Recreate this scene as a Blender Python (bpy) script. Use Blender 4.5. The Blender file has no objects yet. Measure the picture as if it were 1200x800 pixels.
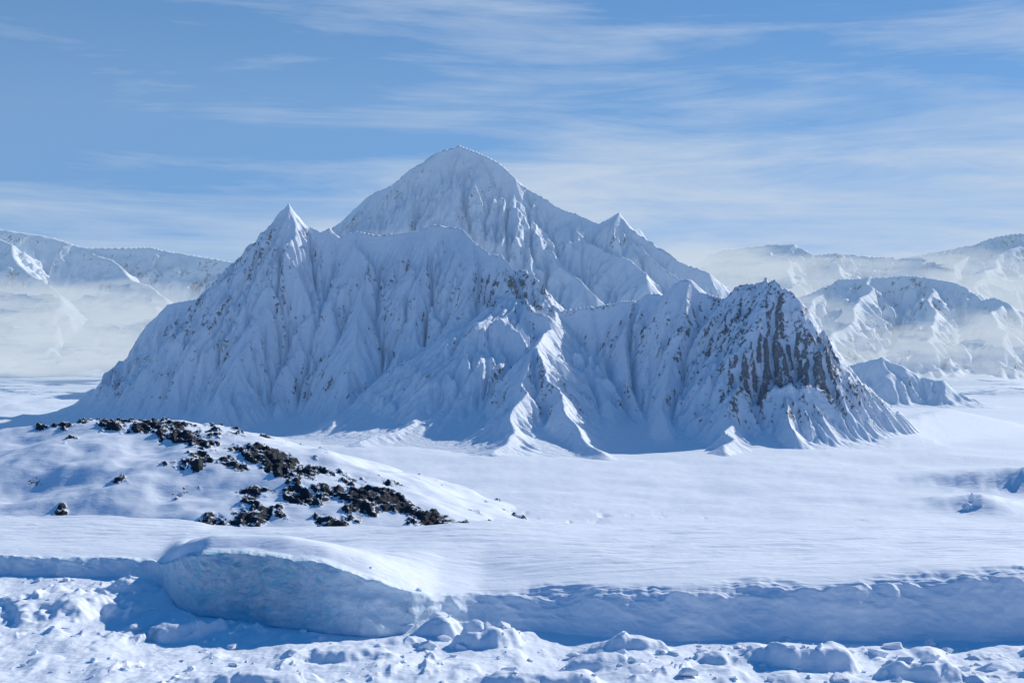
import bpy, math, time
import numpy as np
import mathutils
T0=time.time()
F=1667.0; CH=100.0
scene=bpy.context.scene

# ------------------------------------------------------------ noise
_r=np.random.default_rng(7)
_perm=_r.permutation(1024).astype(np.int32);_perm=np.concatenate([_perm,_perm])
_ang=_r.random(1024)*2*np.pi
_gx=np.cos(_ang).astype(np.float32);_gy=np.sin(_ang).astype(np.float32)
def perlin(x,y,seed=0):
    x=np.asarray(x,np.float32);y=np.asarray(y,np.float32)
    x,y=np.broadcast_arrays(x,y)
    x0=np.floor(x);y0=np.floor(y);fx=x-x0;fy=y-y0
    ix=(x0.astype(np.int32)+seed*37)&1023;iy=(y0.astype(np.int32)+seed*91)&1023
    u=fx*fx*fx*(fx*(fx*6-15)+10);v=fy*fy*fy*(fy*(fy*6-15)+10)
    p0=_perm[ix];p1=_perm[(ix+1)&1023];iy1=(iy+1)&1023
    def g(p,j,ax,ay):
        k=_perm[p+j];return _gx[k]*ax+_gy[k]*ay
    a=g(p0,iy,fx,fy);b=g(p1,iy,fx-1,fy);c=g(p0,iy1,fx,fy-1);d=g(p1,iy1,fx-1,fy-1)
    ab=a+(b-a)*u;cd=c+(d-c)*u
    return (ab+(cd-ab)*v)*1.5
def fbm(x,y,o=4,seed=0,gain=0.5):
    r=0;a=1.0
    for i in range(o):
        r=r+a*perlin(x*2**i+i*17.3,y*2**i-i*9.1,seed+i);a*=gain
    return r
def ridged(x,y,o=4,seed=0,gain=0.5):
    r=0;a=1.0;t=0
    for i in range(o):
        n=1-np.abs(perlin(x*2**i+i*7.3,y*2**i-i*5.1,seed+i))*1.6
        r=r+a*n*n;t+=a;a*=gain
    return r/t
def sstep(a,b,x):
    t=np.clip((x-a)/(b-a),0,1);return t*t*(3-2*t)
def smax(a,b,k):
    d=np.clip(0.5+0.5*(a-b)/k,0,1)
    return b+(a-b)*d+k*d*(1-d)
def blur(A,n=1):
    for _ in range(n):
        B=A.copy()
        B[1:-1]=(A[:-2]+2*A[1:-1]+A[2:])/4
        A=B.copy()
        A[:,1:-1]=(B[:,:-2]+2*B[:,1:-1]+B[:,2:])/4
    return A
def P(u,v,D):
    return ((u-600)/F*D, D, CH-(v-400)/F*D)
def pix(X,Y,Z):
    return 600+X/Y*F, 400+(CH-Z)/Y*F

def grid_obj(name,X,Y,Z,mat,attrs=None):
    ny,nx=X.shape
    me=bpy.data.meshes.new(name)
    co=np.empty((ny*nx,3),np.float32)
    co[:,0]=X.ravel();co[:,1]=Y.ravel();co[:,2]=Z.ravel()
    i=np.arange((ny-1)*(nx-1));r=i//(nx-1);c=i%(nx-1)
    a=r*nx+c
    f=np.stack([a,a+1,a+nx+1,a+nx],1).astype(np.int32)
    me.vertices.add(len(co));me.vertices.foreach_set("co",co.ravel())
    me.loops.add(f.size);me.loops.foreach_set("vertex_index",f.ravel())
    me.polygons.add(len(f))
    me.polygons.foreach_set("loop_start",np.arange(0,f.size,4,dtype=np.int32))
    me.polygons.foreach_set("use_smooth",np.ones(len(f),bool))
    me.update(calc_edges=True)
    for k,v in (attrs or {}).items():
        at=me.attributes.new(k,'FLOAT','POINT');at.data.foreach_set("value",v.astype(np.float32).ravel())
    me.materials.append(mat)
    ob=bpy.data.objects.new(name,me);scene.collection.objects.link(ob)
    return ob

def erode(H,cell,batches,n,steps,seed=1,er=0.24,dep=0.22,cap=2.8,soft=1):
    rng=np.random.default_rng(seed)
    H0=H/cell;h=H0.ravel().astype(np.float64).copy();ny,nx=H.shape
    ok=np.where(H.ravel()>8)[0]
    for b in range(batches):
        st=rng.choice(ok,n);x=(st%nx)+rng.random(n);y=(st//nx)+rng.random(n)
        dx=np.zeros(n);dy=np.zeros(n);sp=np.ones(n);w=np.ones(n);sd=np.zeros(n)
        for s in range(steps):
            x=np.clip(x,1,nx-3);y=np.clip(y,1,ny-3)
            ix=x.astype(np.int64);iy=y.astype(np.int64);fx=x-ix;fy=y-iy
            k=iy*nx+ix
            a=h[k];bb=h[k+1];c=h[k+nx];d=h[k+nx+1]
            gx=(bb-a)*(1-fy)+(d-c)*fy;gy=(c-a)*(1-fx)+(d-bb)*fx
            hh=a*(1-fx)*(1-fy)+bb*fx*(1-fy)+c*(1-fx)*fy+d*fx*fy
            dx=dx*0.1-gx*0.9;dy=dy*0.1-gy*0.9
            L=np.sqrt(dx*dx+dy*dy)+1e-6;dx/=L;dy/=L
            x2=np.clip(x+dx,1,nx-3);y2=np.clip(y+dy,1,ny-3)
            ix2=x2.astype(np.int64);iy2=y2.astype(np.int64);fx2=x2-ix2;fy2=y2-iy2;k2=iy2*nx+ix2
            h2=h[k2]*(1-fx2)*(1-fy2)+h[k2+1]*fx2*(1-fy2)+h[k2+nx]*(1-fx2)*fy2+h[k2+nx+1]*fx2*fy2
            dh=h2-hh
            C=np.maximum(-dh,0.01)*sp*w*cap
            up=(dh>0)|(sd>C)
            q=np.where(up,np.where(dh>0,np.minimum(dh,sd),(sd-C)*dep),-np.minimum((C-sd)*er,-dh*0.5))
            q=np.clip(q,-0.12,0.12)
            sd=np.maximum(sd-q,0)
            for kk,ww in ((k,(1-fx)*(1-fy)),(k+1,fx*(1-fy)),(k+nx,(1-fx)*fy),(k+nx+1,fx*fy)):
                np.add.at(h,kk,q*ww)
            sp=np.sqrt(np.maximum(sp*sp-dh*2.0,0.05));sp=np.minimum(sp,4);w*=0.985
            x=x2;y=y2
    D=h.reshape(ny,nx)-H0
    D=blur(D,soft)
    return (H0+D)*cell

def subdiv(W,step,jag,seed):
    rng=np.random.default_rng(seed);out=[W[0]]
    for a,b in zip(W[:-1],W[1:]):
        a=np.array(a);b=np.array(b);L=np.linalg.norm((b-a)[:2]);n=max(1,int(round(L/step)))
        nrm=np.array([-(b-a)[1],(b-a)[0]])/L
        for i in range(1,n+1):
            p=a+(b-a)*i/n;e=min(abs(rng.normal()),1.6)
            p=p+np.array([nrm[0]*rng.normal()*jag*0.9,nrm[1]*rng.normal()*jag*0.9,(e-0.7)*jag])
            out.append(tuple(p))
    return out

def ridges(X,Y,lines,k=6.0,step=22.):
    out=np.full(X.shape,-400.0,np.float32);od=np.full(X.shape,1e4,np.float32)
    for li,ln in enumerate(lines):
        pts,sf,sb,wl,am=ln[:5];jag=ln[5] if len(ln)>5 else 0
        W=[P(*p) for p in pts];acc=0
        if jag>0: W=subdiv(W,step,jag,li+17)
        best=np.full(X.shape,-400.0,np.float32);bs=np.zeros(X.shape,np.float32);bd=np.zeros(X.shape,np.float32)
        for (x0,y0,z0),(x1,y1,z1) in zip(W[:-1],W[1:]):
            ex,ey=x1-x0,y1-y0;L2=ex*ex+ey*ey;L=math.sqrt(L2)
            R=max(z0,z1)/min(sf,sb)+60
            c0=max(0,int((min(x0,x1)-R-X[0,0])/(X[0,1]-X[0,0])));c1=int((max(x0,x1)+R-X[0,0])/(X[0,1]-X[0,0]))+1
            r0=max(0,int((min(y0,y1)-R-Y[0,0])/(Y[1,0]-Y[0,0])));r1=int((max(y0,y1)+R-Y[0,0])/(Y[1,0]-Y[0,0]))+1
            if c1<=0 or r1<=0 or c0>=X.shape[1] or r0>=X.shape[0]: continue
            q=(slice(r0,r1),slice(c0,c1))
            xx=WX[q];yy=WY[q]
            t=np.clip(((xx-x0)*ex+(yy-y0)*ey)/L2,0,1)
            ddx=xx-(x0+t*ex);ddy=yy-(y0+t*ey)
            d=np.sqrt(ddx*ddx+ddy*ddy)
            fr=0.5-0.5*ddy/(d+1.0)
            sl=sb+(sf-sb)*fr
            c=z0+t*(z1-z0)-sl*d
            m=c>best[q]
            best[q]=np.where(m,c,best[q]);bs[q]=np.where(m,acc+t*L,bs[q]);bd[q]=np.where(m,d,bd[q])
            acc+=L
        if am>0:
            fl=ridged((bs+0.12*bd)/wl+0.4*fbm(X/80,Y/80,2,li*5+3),bd/320.0+li*3.7,2,li*11+50)
            best=best+am*(fl-0.6)*sstep(0,50,bd)
        od=np.where(best>out-3,np.minimum(od,bd) if li else bd,od)
        out=smax(best,out,k)
    return out,od

def mountain(name,bx,by,cell,lines,mat,warp=14,noise=16,er=(12,30000,70),rock=None,floor=-3,seed=0,k=6,nscale=90.,soft=1,fk=12.,flute=(16,3.5),step=22.,rough=0,sharp=0.0):
    global WX,WY
    xs=np.arange(bx[0],bx[1],cell);ys=np.arange(by[0],by[1],cell)
    X,Y=np.meshgrid(xs,ys);X=X.astype(np.float32);Y=Y.astype(np.float32)
    wx=fbm(X/nscale,Y/nscale,2,seed+200)*warp;wy=fbm(X/nscale,Y/nscale,2,seed+230)*warp
    WX=X+wx;WY=Y+wy
    H,D=ridges(X,Y,lines,k,step)
    env=sstep(-20,50,H)*(0.15+0.85*sstep(0,nscale*0.6,D))
    H=H+noise*env*(ridged((X+wx)/nscale,(Y+wy)/nscale/1.6,4,seed+300,0.45)-0.62)
    if flute:
        fm=0.15+0.85*sstep(-0.15,0.35,fbm(X/(flute[0]*7),Y/(flute[0]*9),2,seed+360))
        H=H+flute[1]*env*fm*(ridged((X+wx*1.5)/flute[0],Y/(flute[0]*11),2,seed+330)-0.6)
    H=smax(H,floor,fk)
    if er:
        H=erode(H,cell,*er,seed=seed+1,soft=soft)
    if sharp:
        H=H+sharp*sstep(5,40,H)*(H-blur(H,5))
    H=np.maximum(H,floor)
    edge=np.minimum(np.minimum(X-bx[0],bx[1]-X),np.minimum(Y-by[0],by[1]-Y))
    H=np.where(edge<cell*6,np.minimum(H,floor-2),H)
    gy,gx=np.gradient(blur(H,1),cell)
    sl=np.sqrt(gx*gx+gy*gy)
    cv=(H-blur(H,14))/cell
    R=rock(X,Y,H,sl,cv) if rock else np.zeros_like(H)
    if rough:
        mk=sstep(0.0,0.5,R)
        H=H+mk*rough*(ridged((X+wx)/13,(Y+wy)/20,4,seed+350,0.55)-0.5)
    ob=grid_obj(name,X,Y,H,mat,{"rock":R})
    print(name,X.shape,time.time()-T0)
    return ob

# ------------------------------------------------------------ materials
def newmat(name):
    m=bpy.data.materials.new(name);m.use_nodes=True
    nt=m.node_tree;nt.nodes.clear()
    out=nt.nodes.new("ShaderNodeOutputMaterial");b=nt.nodes.new("ShaderNodeBsdfPrincipled")
    nt.links.new(b.outputs[0],out.inputs[0])
    return m,nt,b,out
def noise_node(nt,vec,scale,detail=6,rough=0.55,dist=0.0):
    n=nt.nodes.new("ShaderNodeTexNoise");n.inputs["Scale"].default_value=scale
    n.inputs["Detail"].default_value=detail;n.inputs["Roughness"].default_value=rough;n.inputs["Distortion"].default_value=dist
    nt.links.new(vec,n.inputs["Vector"]);return n
def math_node(nt,op,a,b=None,c=None,clamp=False):
    n=nt.nodes.new("ShaderNodeMath");n.operation=op;n.use_clamp=clamp
    for i,v in enumerate((a,b,c)):
        if v is None: continue
        if isinstance(v,(int,float)): n.inputs[i].default_value=v
        else: nt.links.new(v,n.inputs[i])
    return n.outputs[0]
def mapping(nt,vec,scale=(1,1,1),rot=(0,0,0),loc=(0,0,0)):
    n=nt.nodes.new("ShaderNodeMapping");n.inputs["Scale"].default_value=scale;n.inputs["Rotation"].default_value=rot
    n.inputs["Location"].default_value=loc
    nt.links.new(vec,n.inputs["Vector"]);return n.outputs[0]
def ramp(nt,fac,stops):
    n=nt.nodes.new("ShaderNodeValToRGB");e=n.color_ramp.elements
    while len(e)<len(stops): e.new(0.5)
    for el,(p,c) in zip(e,stops): el.position=p;el.color=(*c,1) if len(c)==3 else c
    nt.links.new(fac,n.inputs[0]);return n
def mixc(nt,fac,a,b):
    n=nt.nodes.new("ShaderNodeMix");n.data_type='RGBA'
    if isinstance(fac,(int,float)): n.inputs[0].default_value=fac
    else: nt.links.new(fac,n.inputs[0])
    for s,v in ((6,a),(7,b)):
        if isinstance(v,tuple): n.inputs[s].default_value=(*v,1)
        else: nt.links.new(v,n.inputs[s])
    return n.outputs[2]

def snow_rock(name,fine,rockcol=((0.13,0.15,0.185),(0.34,0.37,0.42)),bumpd=1.0,snow=(0.83,0.89,0.96),sastrugi=0.0,ice=False,contrast=5.0,zs=0.5,fb=0.25,snowcap=False):
    m,nt,b,out=newmat(name)
    g=nt.nodes.new("ShaderNodeNewGeometry");pos=g.outputs["Position"]
    at=nt.nodes.new("ShaderNodeAttribute");at.attribute_name="rock"
    n1=noise_node(nt,mapping(nt,pos,(1,1,zs)),fine,8,0.65)
    n2=noise_node(nt,mapping(nt,pos,(1,1,0.7)),fine*4,6,0.65)
    s=math_node(nt,'ADD',at.outputs["Fac"],math_node(nt,'MULTIPLY',math_node(nt,'SUBTRACT',n1.outputs[0],0.5),2.2))
    s=math_node(nt,'ADD',s,math_node(nt,'MULTIPLY',math_node(nt,'SUBTRACT',n2.outputs[0],0.5),2.6))
    if snowcap:
        sp=nt.nodes.new("ShaderNodeSeparateXYZ");nt.links.new(g.outputs["Normal"],sp.inputs[0])
        s=math_node(nt,'ADD',s,math_node(nt,'MULTIPLY',math_node(nt,'SUBTRACT',0.87,sp.outputs[2]),3.0))
    fac=math_node(nt,'MULTIPLY',math_node(nt,'SUBTRACT',s,0.5),contrast,clamp=True)
    rc=ramp(nt,n2.outputs[0],[(0.3,rockcol[0]),(0.7,rockcol[1])])
    scol=mixc(nt,noise_node(nt,pos,fine*0.3,4).outputs[0],tuple(c*0.96 for c in snow),snow)
    if ice:
        ai=nt.nodes.new("ShaderNodeAttribute");ai.attribute_name="ice"
        nn=noise_node(nt,mapping(nt,pos,(1,1,2.0)),0.09,8,0.65,1.2)
        ic=ramp(nt,nn.outputs[0],[(0.42,(0.76,0.87,0.95)),(0.62,(0.40,0.76,0.89))])
        scol=mixc(nt,ai.outputs["Fac"],scol,ic.outputs[0])
    col=mixc(nt,fac,scol,rc.outputs[0])
    nt.links.new(col,b.inputs["Base Color"])
    b.inputs["Roughness"].default_value=0.75;b.inputs["Specular IOR Level"].default_value=0.2
    bh=math_node(nt,'MULTIPLY',noise_node(nt,pos,fine*2.0,6,0.55).outputs[0],fb)
    if sastrugi>0:
        sv=noise_node(nt,mapping(nt,pos,(0.09,0.18,0.3),(0,0,math.radians(8))),1.0,4,0.5,0.8).outputs[0]
        bh=math_node(nt,'ADD',bh,math_node(nt,'MULTIPLY',sv,sastrugi))
    if ice:
        iv=noise_node(nt,mapping(nt,pos,(0.25,0.25,0.5),(0,math.radians(25),0)),1.0,7,0.65,1.0).outputs[0]
        bh=math_node(nt,'ADD',bh,math_node(nt,'MULTIPLY',math_node(nt,'MULTIPLY',iv,ai.outputs["Fac"]),2.2))
    bh=math_node(nt,'ADD',bh,math_node(nt,'MULTIPLY',math_node(nt,'MULTIPLY',n2.outputs[0],fac),1.2))
    bp=nt.nodes.new("ShaderNodeBump");bp.inputs["Strength"].default_value=1.0;bp.inputs["Distance"].default_value=bumpd
    nt.links.new(bh,bp.inputs["Height"]);nt.links.new(bp.outputs[0],b.inputs["Normal"])
    return m

M_mtn=snow_rock("mountain_snow_rock",0.08,bumpd=4.5,fb=0.35)
M_far=snow_rock("far_mountain_snow_rock",0.02,bumpd=10.0)
M_hill=snow_rock("hill_snow_rock",0.18,rockcol=((0.012,0.014,0.02),(0.045,0.052,0.066)),bumpd=0.9,sastrugi=0.4,contrast=9,zs=1.0,fb=0.15,snowcap=True)
M_ground=snow_rock("ground_snow",0.15,bumpd=0.9,sastrugi=0.7,ice=True,fb=0.12)

# ------------------------------------------------------------ FRONT MASSIF
A1=[(136,472,2200),(162,428,2080),(186,382,2000),(200,357,1975),(215,352,1965),(232,350,1955),(262,328,1925),(290,298,1900),(314,271,1875),(326,251,1865),(338,238,1860),(347,254,1855),(362,267,1850),(380,273,1848),(392,269,1845),(405,275,1838),(430,268,1830),(448,274,1822),(470,270,1815),(492,268,1806),(510,262,1800),(540,266,1780),(562,284,1750),(580,298,1725),(592,298,1715),(606,318,1695),(620,320,1685),(640,336,1665),(652,354,1650),(662,364,1640),(690,360,1625)]
A2=[(662,364,1640),(690,360,1625),(740,350,1600),(790,344,1580),(804,328,1565),(815,324,1560),(826,337,1550),(846,347,1530),(856,336,1515),(866,329,1505),(872,333,1500),(880,322,1490),(890,333,1480),(903,328,1470),(916,341,1462),(925,340,1455),(938,366,1445),(948,384,1440),(960,410,1430),(974,440,1420),(986,470,1410),(998,500,1400),(1010,522,1390)]
lines=[(A1,1.22,0.85,60,10,2.5),
 (A2,1.3,1.0,44,10,4.5),
 ([(338,244,1860),(324,310,1790),(300,375,1715),(272,440,1650),(250,498,1590)],1.2,1.5,40,4,4),
 ([(262,328,1925),(228,385,1860),(190,440,1800),(172,482,1755)],1.35,1.4,40,4,4),
 ([(390,275,1845),(372,340,1780),(345,405,1710),(318,470,1640)],1.4,1.5,40,4,4),
 ([(430,272,1830),(424,340,1745),(410,410,1660),(392,495,1560)],1.2,1.5,40,4,4),
 ([(505,268,1800),(492,340,1725),(470,405,1660),(440,470,1590)],1.3,1.4,40,4,4),
 ([(562,286,1750),(552,340,1690),(530,390,1630),(500,445,1565)],1.2,1.4,40,4,4),
 ([(592,302,1715),(612,350,1650),(640,374,1590)],1.3,1.3,24,6,4),
 ([(602,318,1700),(622,372,1640),(596,402,1590),(560,440,1530),(520,472,1480),(470,505,1420),(425,532,1345)],0.55,0.85,70,2,1.2),
 ([(655,362,1645),(640,392,1560),(626,406,1490),(612,450,1420),(598,500,1320),(585,545,1215)],0.85,1.0,60,3,2.5),
 ([(626,406,1490),(648,455,1415),(672,500,1330),(695,542,1235)],0.95,1.0,54,3,2.5),
 ([(740,351,1600),(735,400,1555),(742,450,1500),(752,490,1440)],1.4,1.4,26,5,2.5),
 ([(815,329,1560),(800,400,1500),(788,460,1430),(790,505,1365)],1.4,1.5,22,5,3),
 ([(868,333,1500),(874,390,1455),(872,440,1400),(862,495,1330),(850,542,1240)],1.3,1.4,24,6,5),
 ([(905,333,1470),(912,400,1430),(918,455,1385),(932,510,1325)],1.5,1.6,22,6,5),
 ([(942,373,1445),(950,430,1410),(960,480,1375),(978,514,1340)],1.45,1.5,22,6,5),
]
def rock1(X,Y,H,sl,cv):
    u,v=pix(X,Y,H)
    n=fbm(X/45,Y/45,3,77)*0.25
    r=-0.46+0.28*sstep(1.1,2.1,sl)+n*0.9+np.clip(cv*0.20,-0.7,0.40)
    def blob(cu,cv_,ru,rv,a):
        return a*np.exp(-(((u-cu)/ru)**2+((v-cv_)/rv)**2))
    r=r+blob(915,385,60,65,0.56)+blob(965,455,50,50,0.62)+blob(880,470,42,60,0.56)+blob(615,335,55,34,0.74)+blob(640,460,38,50,0.46)+blob(800,390,60,45,0.24)+blob(400,390,110,60,0.08)+blob(230,370,45,30,0.22)+blob(325,300,30,40,0.24)+blob(860,340,60,25,0.32)
    r=r-0.6*(1-sstep(0.5,0.95,sl))
    return np.where(H<6,-1,r)
mountain("snowy_mountain",(-860,620),(1080,2420),1.5,lines,M_mtn,warp=13,noise=24,er=(9,32000,65),rock=rock1,k=2.5,fk=38,rough=10,flute=(22,6),sharp=0.7,nscale=110.,floor=-4)

# ------------------------------------------------------------ MAIN PEAK
B=[(340,345,3200),(375,295,3150),(392,265,3120),(412,243,3100),(440,226,3080),(470,209,3060),(500,190,3030),(516,180,3010),(536,172,3000),(560,179,2990),(590,196,2970),(620,220,2940),(650,243,2900),(680,254,2870),(702,260,2850),(726,249,2830),(745,270,2800),(772,289,2760),(800,303,2720),(832,320,2680),(852,345,2640),(880,370,2600)]
lb=[(B,1.15,0.8,60,16,3.5),
 ([(536,178,3000),(548,225,2930),(562,262,2850),(566,300,2770)],1.0,1.15,40,8,5),
 ([(590,200,2970),(612,250,2880),(640,280,2800),(655,310,2710),(700,345,2600)],0.75,1.1,50,6,5),
 ([(650,243,2900),(690,285,2800),(730,305,2720),(770,330,2620)],0.7,1.1,50,6,5),
 ([(440,228,3080),(434,262,3015),(438,300,2930)],1.3,1.3,36,8,5),
 ([(500,194,3030),(494,240,2955),(498,290,2870)],1.3,1.3,36,8,5),
 ([(726,252,2830),(752,300,2750),(790,325,2650),(830,350,2570)],0.9,1.1,40,7,5)]
def rock2(X,Y,H,sl,cv):
    r=-0.42+0.35*sstep(1.0,1.8,sl)+fbm(X/60,Y/60,3,79)*0.25+np.clip(cv*0.12,-0.3,0.3)
    return np.where(H<8,-1,r-0.5*(1-sstep(0.5,1.0,sl)))
mountain("snowy_mountain",(-900,800),(2350,3500),2.6,lb,M_mtn,warp=18,noise=26,er=(7,22000,60),rock=rock2,seed=40,k=4,nscale=150.,flute=(30,11),step=40,rough=8,sharp=0.7)

# ------------------------------------------------------------ BACK RANGES
def rock3(X,Y,H,sl,cv):
    r=-0.16+0.35*sstep(0.7,1.4,sl)+fbm(X/200,Y/200,3,81)*0.3
    return r-0.4*(1-sstep(0.4,0.8,sl))
L1=[([(-350,300,6200),(-200,262,6100),(-80,250,6000),(0,267,5900),(60,279,5850),(100,290,5800),(170,291,5700),(240,302,5600),(290,310,5500),(400,330,5500),(520,350,5500)],0.75,0.5,160,40),
    ([(0,267,5900),(20,310,5500),(60,345,5100)],0.7,0.7,120,30,10),
    ([(100,290,5800),(170,330,5300),(200,350,5000)],0.7,0.7,120,25,10),
    ([(-200,262,6100),(-120,330,5300)],0.7,0.7,120,30,10)]
mountain("snowy_mountain_range",(-3600,200),(4300,7200),9.0,L1,M_far,warp=40,noise=50,er=(4,12000,60),rock=rock3,seed=70,k=20,nscale=500.,fk=40,flute=(80,14),soft=1,step=120,sharp=0.5)
L2=[([(700,350,7000),(790,318,7000),(850,298,7000),(880,288,6950),(905,285,6900),(935,287,6850),(960,297,6800),(1020,303,6700),(1080,296,6600),(1130,284,6500),(1200,272,6400),(1290,262,6400),(1400,270,6400),(1600,300,6400)],0.7,0.5,150,45,18),
    ([(905,289,6900),(930,330,6300),(950,360,5800)],0.7,0.7,120,30,14),
    ([(960,297,6800),(1000,325,6200),(1040,350,5700)],0.7,0.7,120,30,14),
    ([(1130,290,6500),(1120,330,6000)],0.6,0.6,120,30,14),
    ([(1200,276,6400),(1170,315,6000),(1130,345,5500)],0.6,0.6,120,30,14),
    ([(1290,262,6400),(1230,330,5800)],0.6,0.6,120,30,14)]
mountain("snowy_mountain_range",(300,4600),(4500,7900),9.0,L2,M_far,warp=50,noise=70,er=(6,18000,60),rock=rock3,seed=90,k=15,nscale=420.,fk=40,flute=(80,20),soft=1,step=110,sharp=0.5)
L3=[([(890,400,4500),(925,372,4450),(945,347,4420),(965,336,4400),(990,329,4400),(1020,324,4380),(1050,323,4350),(1085,325,4300),(1110,331,4250),(1128,338,4200),(1145,350,4150),(1160,347,4100),(1172,352,4080),(1185,376,4050),(1230,405,4000)],0.7,0.5,130,26,6),
    ([(1020,324,4380),(1010,352,4150),(985,385,3900),(960,415,3600)],0.6,0.65,100,18,8),
    ([(1085,327,4300),(1100,360,4050),(1090,400,3700)],0.55,0.6,100,18,8),
    ([(1165,350,4100),(1175,395,3700)],0.6,0.6,80,16,8),
    ([(965,336,4400),(945,372,4150),(920,400,3950)],0.6,0.65,90,16,8)]
mountain("snowy_mountain_range",(450,2100),(3000,5200),5.0,L3,M_far,warp=24,noise=34,er=(5,18000,60),rock=rock3,seed=110,k=10,nscale=200.,fk=35,flute=(45,12),soft=1,step=60,sharp=0.5)
L4=[([(975,440,2350),(990,432,2320),(1005,424,2300),(1030,419,2270),(1050,426,2250),(1075,440,2230),(1110,446,2200)],0.6,0.5,40,8,3)]
mountain("snowy_ridge",(380,860),(2000,2600),2.5,L4,M_mtn,warp=14,noise=10,er=(3,5000,40),rock=rock2,seed=130,k=8,nscale=80.,fk=20)

# ------------------------------------------------------------ ROCKY HILL
def hill():
    cell=0.7
    xs=np.arange(-620,20,cell);ys=np.arange(640,1150,cell)
    X,Y=np.meshgrid(xs,ys)
    pts=[(-300,560,1000),(-150,530,960),(0,508,930),(60,499,920),(120,494,910),(200,495,895),(260,505,875),(330,525,845),(380,545,820),(440,571,790),(490,596,755),(530,614,735)]
    wx=fbm(X/50,Y/50,3,501)*8;wy=fbm(X/50,Y/50,3,511)*8
    W=[P(*p) for p in pts];best=np.full(X.shape,-99.)
    for (x0,y0,z0),(x1,y1,z1) in zip(W[:-1],W[1:]):
        ex,ey=x1-x0,y1-y0
        t=np.clip(((X+wx-x0)*ex+(Y+wy-y0)*ey)/(ex*ex+ey*ey),0,1)
        dx=X+wx-x0-t*ex;dy=Y+wy-y0-t*ey
        d=np.sqrt(dx*dx+dy*dy)
        c=z0+t*(z1-z0)-0.25*(np.sqrt(d*d+18**2)-18)-0.0004*d*d
        best=smax(c,best,2.0)
    env=sstep(2,14,best)
    H=best+env*(3.0*fbm(X/60,Y/60,3,520)+0.35*fbm(X/12,Y/12,2,530))
    u,v=pix(X,Y,H)
    R=np.full(X.shape,-0.55)
    def blob(cu,cv,ru,rv,a,rot=0.0):
        du=(u-cu);dv=(v-cv);c=math.cos(rot);s=math.sin(rot)
        p=(du*c+dv*s)/ru;q=(-du*s+dv*c)/rv
        return a*np.exp(-(p*p+q*q)**1.2)
    for b in [(165,499,95,9,1.05,0.05),(240,513,50,14,1.1,0.2),(315,538,100,18,1.05,0.36),(385,560,60,14,1.05,0.40),(220,540,32,12,0.95,0),(275,548,30,12,0.85,0.2),(350,590,95,27,0.95,0.15),(295,578,24,16,1.0,1.2),(270,612,55,14,1.05,0),(190,622,70,13,1.15,0.05),(445,584,100,17,1.2,0.42),(505,606,50,12,1.5,0.4),(150,628,40,10,1.1,0),(410,585,55,18,1.0,0.4),(80,497,60,7,1.0,0)]:
        R=np.maximum(R,-0.55+blob(*b))
    xr=X*0.88+Y*0.47;yr=-X*0.47+Y*0.88
    rn=fbm(xr/17,yr/30,4,540,0.6)
    R=R+rn*0.75
    m=sstep(0.05,0.35,R)
    q=ridged(xr/11,yr/26,3,550)
    q2=np.floor(q*5)/5+0.2*sstep(0.3,1,(q*5)%1)
    H=H+m*(4.2*q2-0.9+0.7*fbm(X/4,Y/4,3,560))
    H=np.where(best<-2,np.minimum(H,-1),H)
    grid_obj("rocky_snow_hill",X,Y,H,M_hill,{"rock":R*1.2+0.22})
    print("hill",X.shape,time.time()-T0)
hill()

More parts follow.
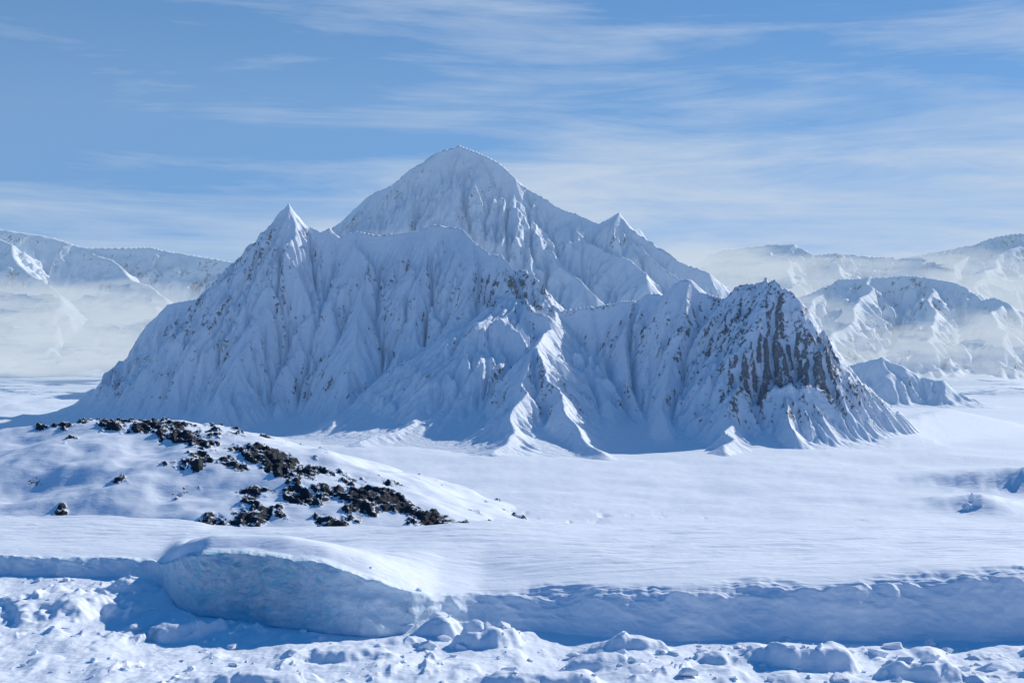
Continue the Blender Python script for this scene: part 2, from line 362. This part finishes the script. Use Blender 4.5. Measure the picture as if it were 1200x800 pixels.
# ------------------------------------------------------------ GROUND SHEET
def ground():
    OFF=400.
    ctrl=[(-400,640),(-100,672),(0,674),(100,676),(175,678),(196,692),(206,710),(235,722),(300,729),(380,741),(440,746),(480,743),(520,734),(570,731),(620,737),(700,746),(800,751),(1000,750),(1200,753),(1500,750)]
    top=[(-400,8),(0,8.5),(185,8.5),(200,14),(212,20),(240,25),(330,26.5),(380,25),(430,21.5),(470,17),(510,12.5),(560,10.5),(620,11.5),(700,14),(800,15.5),(900,17),(1000,18),(1200,22),(1500,22)]
    ca=[];cy=[]
    for u,v in ctrl:
        D=F*CH/(v-400);ca.append((u-600)/F*D/(D+OFF));cy.append(D)
    a_in=np.arange(-0.24,0.24,0.00036)
    a=np.concatenate([np.linspace(-1.1,-0.2405,140),a_in,np.linspace(0.2405,1.1,140)])
    yf=np.interp(a,ca,cy)
    ta=[]
    for u,_ in top:
        i=np.interp(u,[c[0] for c in ctrl],cy);ta.append((u-600)/F*i/(i+OFF))
    zt=np.interp(a,ta,[t[1] for t in top])
    def sm(q,n):
        ker=np.hanning(n);ker/=ker.sum();return np.convolve(np.pad(q,n//2,'edge'),ker,'valid')
    yf=sm(yf,19);zt=sm(zt,27)
    s=np.concatenate([np.linspace(-780,-240,50,endpoint=False),np.arange(-240,-10,0.6),np.arange(-10,20,0.24),np.arange(20,260,0.9),260*np.exp(np.linspace(0,np.log(60000/260),280))])
    Sx,Aa=np.meshgrid(s,a,indexing='ij')
    w=1-sstep(60,900,Sx)
    YF=np.broadcast_to(yf,Sx.shape);ZT=np.broadcast_to(zt,Sx.shape)
    Y=Sx+YF*w+500*(1-w)
    X=Aa*(Y+OFF)
    U=600+X/Y*F
    S=Sx+(fbm(X/26,Y/60,3,600)*3.6)*sstep(60,0,np.abs(Sx))
    block=sstep(185,215,U)*(1-sstep(430,510,U))
    rt=sstep(500,640,U)
    cw=(4.5+1.5*fbm(X/30,X*0+3.3,2,610))*(1+0.3*block+1.9*rt*(0.9+0.8*fbm(X/50,X*0+1.3,2,612)))
    t=np.clip(S/cw,0,1)
    cl=(1-(1-t)**(2.0-0.8*block))*(1-rt)+rt*(0.35*(1-(1-t)**2)+0.65*sstep(0,1,t))
    far=1-sstep(120,330,Sx)
    mound=1.0+0.05*block*sstep(2,30,S)-block*0.28*sstep(40,130,S)
    ztop=ZT*0.88+ZT*0.12*sstep(0,26,S)
    tt=sstep(20,120,Sx)
    lw=sstep(-0.16,-0.02,Aa)
    level=ztop*mound*(1-tt)+(15.5*lw+8.5*(1-lw))*tt
    Z=cl*level*far
    Z=Z+sstep(8,70,Sx)*(1-sstep(500,2500,Sx))*(1.3*fbm(X/90,Y/60,3,620)+0.5*fbm(X/30,Y/9,3,625))
    face=sstep(-1,1,S)*(1-sstep(cw,cw*2.0,S))
    Y2=Y-face*(1-0.5*rt)*(2.4*ridged(X/20+Z/22,Z/12,3,630)-1.0+0.7*fbm(X/7,Z/4,3,640))-block*face*4.4*ridged(X/26+Z/26,Z/34,3,650)
    Zf=Z+face*0.8*fbm(X/9,Z/4,3,660)*t+face*rt*2.8*(ridged(X/40+Y/14,Y/22,3,665)-0.6)*t
    fg=sstep(2,-14,Sx)
    hum=fg*(2.0*fbm(X/30,Y/50,3,670,0.4)+1.8*np.maximum(fbm(X/14,Y/26,3,680,0.45)-0.12,0)+0.25*fbm(X/5,Y/9,3,685))
    hum=hum+fg*2.6*np.maximum(ridged(X/40,Y/60,4,688,0.5)-0.68,0)*3
    def bump(u,v,ru,rd,h):
        D=F*CH/(v-400);cx=(u-600)/F*D
        p=(X-cx)/(ru/F*D);q=(Y-D)/rd
        r=p*p+q*q+0.45*fbm(X/12,Y/14,3,int(u))
        return h*sstep(0,1,np.clip(1-r,0,1))
    Zf=Zf+hum
    for b in [(60,715,120,28,5.5),(215,742,62,9,5),(520,742,62,11,6),(575,755,45,9,5),(735,760,60,7,3.5),(950,778,70,11,6),(1080,790,60,9,5),(860,775,50,8,3.5),(400,770,80,8,3),(640,800,90,9,4),(150,690,40,8,4),(300,800,110,9,3),(700,780,50,7,3)]:
        Zf=Zf+fg*bump(*b)
    pl=sstep(250,420,Sx)
    Zf=Zf+pl*(2.2*fbm(X/180,Y/180,3,700)+0.5*fbm(X/50,Y/50,3,710)*(1-sstep(1500,4000,Y)))
    def rdg(p,sf,sb):
        out=np.full(X.shape,-99.)
        W=[P(*q) for q in p]
        wx=fbm(X/35,Y/35,3,720)*9
        for (x0,y0,z0),(x1,y1,z1) in zip(W[:-1],W[1:]):
            ex,ey=x1-x0,y1-y0
            tq=np.clip(((X+wx-x0)*ex+(Y+wx-y0)*ey)/(ex*ex+ey*ey),0,1)
            dx=X+wx-x0-tq*ex;dy=Y+wx-y0-tq*ey;d=np.sqrt(dx*dx+dy*dy)
            sl=sb+(sf-sb)*(0.5-0.5*dy/(d+3))
            out=np.maximum(out,z0+tq*(z1-z0)-sl*d)
        return out
    for p,sf,sb in [([(1070,568,990),(1110,562,990),(1140,557,980),(1200,546,960),(1300,530,940)],0.6,0.10),
                    ([(1128,583,850),(1150,578,850),(1175,585,850)],0.5,0.12),
                    ([(1010,495,1420),(1060,492,1500),(1110,478,1650)],0.25,0.2),
                    ([(725,610,830),(740,607,830),(765,610,830)],0.5,0.15),
                    ([(570,604,850),(680,605,850),(800,601,850),(900,604,850)],0.4,0.08)]:
        r=rdg(p,sf,sb)+0.6*fbm(X/20,Y/20,3,730)
        Zf=smax(r,Zf,2.0)*(r>Zf-2)+Zf*(r<=Zf-2)
    u,v=pix(X,Y,Zf)
    cre=np.exp(-(((u-20)/90)**2+((v-478)/18)**2))
    Zf=Zf+cre*(14*ridged(X/60,Y/50,4,740)-3)
    cz=np.exp(-(((u-700)/160)**2+((v-606)/8)**2))+np.exp(-(((u-1120)/70)**2+((v-462)/16)**2))
    Zf=Zf-cz*2.2*np.maximum(ridged(X/60,Y/16,3,745)-0.70,0)*4
    ice=face*(0.3*(1-rt)+0.95*np.exp(-(((U-285)/90)**2)))*sstep(-0.5,0.5,S)
    ice=np.clip(ice,0,1)
    R=np.full(X.shape,-2.5)
    R=R+3.2*np.exp(-(((u-1010)/26)**2+((v-609)/1.6)**2))
    grid_obj("snow_ground",X,Y2,Zf,M_ground,{"rock":R,"ice":ice})
    print("ground",X.shape,time.time()-T0)
    return X,Y,Zf
GX,GY,GZ=ground()

# ------------------------------------------------------------ ICE CHUNKS
import bmesh
msk=(GY>380)&(GY<760)&(np.abs(GX)<420)
NX=GX[msk][::3];NY=GY[msk][::3];NZ=GZ[msk][::3]
def ground_z(x,y):
    i=np.argmin((NX-x)**2+(NY-y)**2);return NZ[i]
def chunk(bm,rng,x,y,z,sx,sy,sz,bev=0.10):
    tb=bmesh.new()
    pts=rng.normal(size=(11,3));pts/=np.linalg.norm(pts,axis=1)[:,None]
    pts*=rng.uniform(0.75,1.1,(11,1))
    vs=[tb.verts.new(p) for p in pts]
    bmesh.ops.convex_hull(tb,input=vs)
    bmesh.ops.delete(tb,geom=[v for v in tb.verts if not v.link_faces],context='VERTS')
    bmesh.ops.bevel(tb,geom=list(tb.edges),offset=bev,segments=2,affect='EDGES',profile=0.6)
    a=rng.uniform(0,6.28);ca,sa=math.cos(a),math.sin(a)
    mp={}
    for v in tb.verts:
        px,py,pz=v.co
        px,py=px*ca-py*sa,px*sa+py*ca
        mp[v]=bm.verts.new((x+px*sx,y+py*sy,z+pz*sz))
    for f in tb.faces:
        try: bm.faces.new([mp[v] for v in f.verts])
        except ValueError: pass
    tb.free()
def chunks(name,spec,mat):
    rng=np.random.default_rng(5);bm=bmesh.new()
    for (u,v,du,dv,n,smin,smax_) in spec:
        for i in range(n):
            uu=u+rng.normal()*du;vv=v+rng.normal()*dv
            vv=max(vv,680)
            D=F*CH/(vv-400);x=(uu-600)/F*D
            s=smin+(smax_-smin)*rng.random()**3
            chunk(bm,rng,x,D,ground_z(x,D)+s*0.1,s,s*rng.uniform(0.7,1.2),s*rng.uniform(0.45,0.8))
    me=bpy.data.meshes.new(name);bm.to_mesh(me);bm.free();me.materials.append(mat)
    ob=bpy.data.objects.new(name,me);scene.collection.objects.link(ob)
M_ice=snow_rock("ice_block_snow",0.3,bumpd=0.5,fb=0.6)
chunks("ice_chunks",[(150,690,22,4,18,0.8,3.2),(60,672,20,2,8,0.6,2.4),(540,748,50,9,34,0.6,4.2),(230,738,50,9,20,0.6,3.8),(950,772,110,12,60,0.6,4.4),(740,765,90,12,36,0.5,3.2),(430,765,90,10,26,0.5,2.2),(300,785,250,12,40,0.5,2.2),(1100,785,80,10,36,0.6,3.4),(60,745,60,14,20,0.5,2.2),(600,785,350,10,60,0.4,1.8)],M_ice)
def serac():
    rng=np.random.default_rng(9);bm=bmesh.new()
    for (u,v,D,sx,sy,sz) in [(1140,590,850,5,4,7),(1147,598,842,6,4,4.5),(1134,598,842,4,4,3.5)]:
        x,y,z=P(u,v,D);chunk(bm,rng,x,y,max(z,1)+1,sx,sy,sz,0.05)
    me=bpy.data.meshes.new("ice_serac");bm.to_mesh(me);bm.free();me.materials.append(M_ice)
    ob=bpy.data.objects.new("ice_serac",me);scene.collection.objects.link(ob)
serac()

# ------------------------------------------------------------ MIST / HAZE
def box(name,x0,x1,y0,y1,z0,z1,mat):
    v=[(x,y,z) for z in (z0,z1) for y in (y0,y1) for x in (x0,x1)]
    f=[(0,2,3,1),(4,5,7,6),(0,1,5,4),(2,6,7,3),(0,4,6,2),(1,3,7,5)]
    me=bpy.data.meshes.new(name);me.from_pydata(v,[],f);me.materials.append(mat)
    ob=bpy.data.objects.new(name,me);scene.collection.objects.link(ob);return ob
def volmat(name,absb,em,emcol):
    m=bpy.data.materials.new(name);m.use_nodes=True;nt=m.node_tree;nt.nodes.clear()
    out=nt.nodes.new("ShaderNodeOutputMaterial")
    va=nt.nodes.new("ShaderNodeVolumeAbsorption");va.inputs["Color"].default_value=(0,0,0,1);va.inputs["Density"].default_value=absb
    e=nt.nodes.new("ShaderNodeEmission");e.inputs["Color"].default_value=(*emcol,1);e.inputs["Strength"].default_value=em*absb  # added glow stands in for light scattered inside the mist and haze
    ad=nt.nodes.new("ShaderNodeAddShader");nt.links.new(va.outputs[0],ad.inputs[0]);nt.links.new(e.outputs[0],ad.inputs[1])
    nt.links.new(ad.outputs[0],out.inputs["Volume"])
    return m
M_mist=volmat("mist",0.0019,0.82,(0.80,0.89,1.0))
bm=bmesh.new()
def puff(x,y,z,rx,ry,rz,sd):
    r=bmesh.ops.create_icosphere(bm,subdivisions=5,radius=1.0)
    for v in r['verts']:
        c=v.co;n=mathutils.noise.fractal(c*1.8+mathutils.Vector((sd*3.1,sd,0)),0.7,2.0,5)
        k=1+0.55*n
        v.co=(x+c.x*rx*k,y+c.y*ry*k,z+c.z*rz*k)
i=0
for (u,v,D,ru,rv) in [(20,380,4300,170,48),(110,395,3900,150,42),(0,405,3500,190,32),(190,385,4500,130,40),(-100,390,4200,180,50),(250,395,3700,110,30),(60,368,4700,120,30),(140,412,3200,120,20),(20,428,2800,140,13),(140,424,2900,110,12),(-60,420,3000,160,16),
                      (830,325,4800,100,34),(900,340,5200,120,32),(980,318,5400,120,18),(1190,362,5200,130,50),(1190,405,3000,110,34),(1090,425,2900,110,24),(1260,370,4600,150,60),(880,390,3700,100,50),(800,312,5500,130,26),(960,385,3500,70,30),(1150,390,3500,110,22),(1020,405,3300,120,22),(900,410,3000,90,28),(1000,425,2750,110,16),(1080,312,5600,110,20),
                      (515,278,2100,50,9),(450,276,2150,40,7),(560,290,2080,30,7)]:
    x,y,z=P(u,v,D)
    puff(x,y,z,ru/F*D,rv/F*D*3.5,rv/F*D,i);i+=1
me=bpy.data.meshes.new("mist_bank");bm.to_mesh(me);bm.free();me.materials.append(M_mist)
ob=bpy.data.objects.new("mist_bank",me);scene.collection.objects.link(ob)
box("haze",-6000,7000,1000,9500,-40,1700,volmat("haze",0.00007,0.72,(0.56,0.78,1.0)))

# ------------------------------------------------------------ SUN + SKY
az=math.radians(48);el=math.radians(30)
d=np.array([math.sin(az)*math.cos(el),math.cos(az)*math.cos(el),math.sin(el)])
sl=bpy.data.lights.new("sun","SUN");sl.energy=5.0;sl.angle=math.radians(0.5);sl.color=(1,0.95,0.87)
so=bpy.data.objects.new("sun",sl);scene.collection.objects.link(so)
so.rotation_euler=mathutils.Vector(d).to_track_quat('Z','Y').to_euler();so.location=(3000,2000,3000)
w=bpy.data.worlds.new("World");scene.world=w;w.use_nodes=True;nt=w.node_tree;nt.nodes.clear()
out=nt.nodes.new("ShaderNodeOutputWorld");bg=nt.nodes.new("ShaderNodeBackground");bg.inputs[1].default_value=0.135
sky=nt.nodes.new("ShaderNodeTexSky");sky.sky_type='NISHITA';sky.sun_disc=False;sky.sun_elevation=el;sky.sun_rotation=az
sky.air_density=1.0;sky.dust_density=0.1;sky.ozone_density=3.0
hs=nt.nodes.new("ShaderNodeHueSaturation");hs.inputs["Saturation"].default_value=1.65;hs.inputs["Value"].default_value=1.3
tc=nt.nodes.new("ShaderNodeTexCoord");dirv=tc.outputs["Generated"]
nt.links.new(mapping(nt,dirv,(1,1,1.8),(0,0,0),(0,0,0.36)),sky.inputs[0])
nt.links.new(sky.outputs[0],hs.inputs["Color"])
sp=nt.nodes.new("ShaderNodeSeparateXYZ");nt.links.new(dirv,sp.inputs[0])
n1=noise_node(nt,mapping(nt,dirv,(2.2,2.2,22),(0,math.radians(5),0)),1.7,9,0.66,0.6)
n2=noise_node(nt,mapping(nt,dirv,(1.4,1.4,7),(0,0,0),(3,1,2)),2.2,5,0.55,0.3)
elev=sp.outputs[2]
low=math_node(nt,'SUBTRACT',1.20,math_node(nt,'MULTIPLY',elev,6.0))
right=math_node(nt,'MULTIPLY',sp.outputs[0],0.9)
c=math_node(nt,'ADD',low,right)
c=math_node(nt,'ADD',c,math_node(nt,'MULTIPLY',math_node(nt,'SUBTRACT',n1.outputs[0],0.5),2.0))
c=math_node(nt,'ADD',c,math_node(nt,'MULTIPLY',math_node(nt,'SUBTRACT',n2.outputs[0],0.5),2.4),clamp=True)
c=math_node(nt,'MULTIPLY',c,0.92)
col=mixc(nt,c,hs.outputs[0],(4.9,5.35,6.3))
nt.links.new(col,bg.inputs[0]);nt.links.new(bg.outputs[0],out.inputs[0])

# ------------------------------------------------------------ CAMERA
cd=bpy.data.cameras.new("camera");cd.lens=50;cd.sensor_width=36;cd.clip_start=1;cd.clip_end=100000
cam=bpy.data.objects.new("camera",cd);cam.location=(0,0,CH);cam.rotation_euler=(math.radians(90),0,0)
scene.collection.objects.link(cam);scene.camera=cam
scene.view_settings.view_transform='Standard';scene.view_settings.look='None';scene.view_settings.exposure=0
print("done",time.time()-T0)
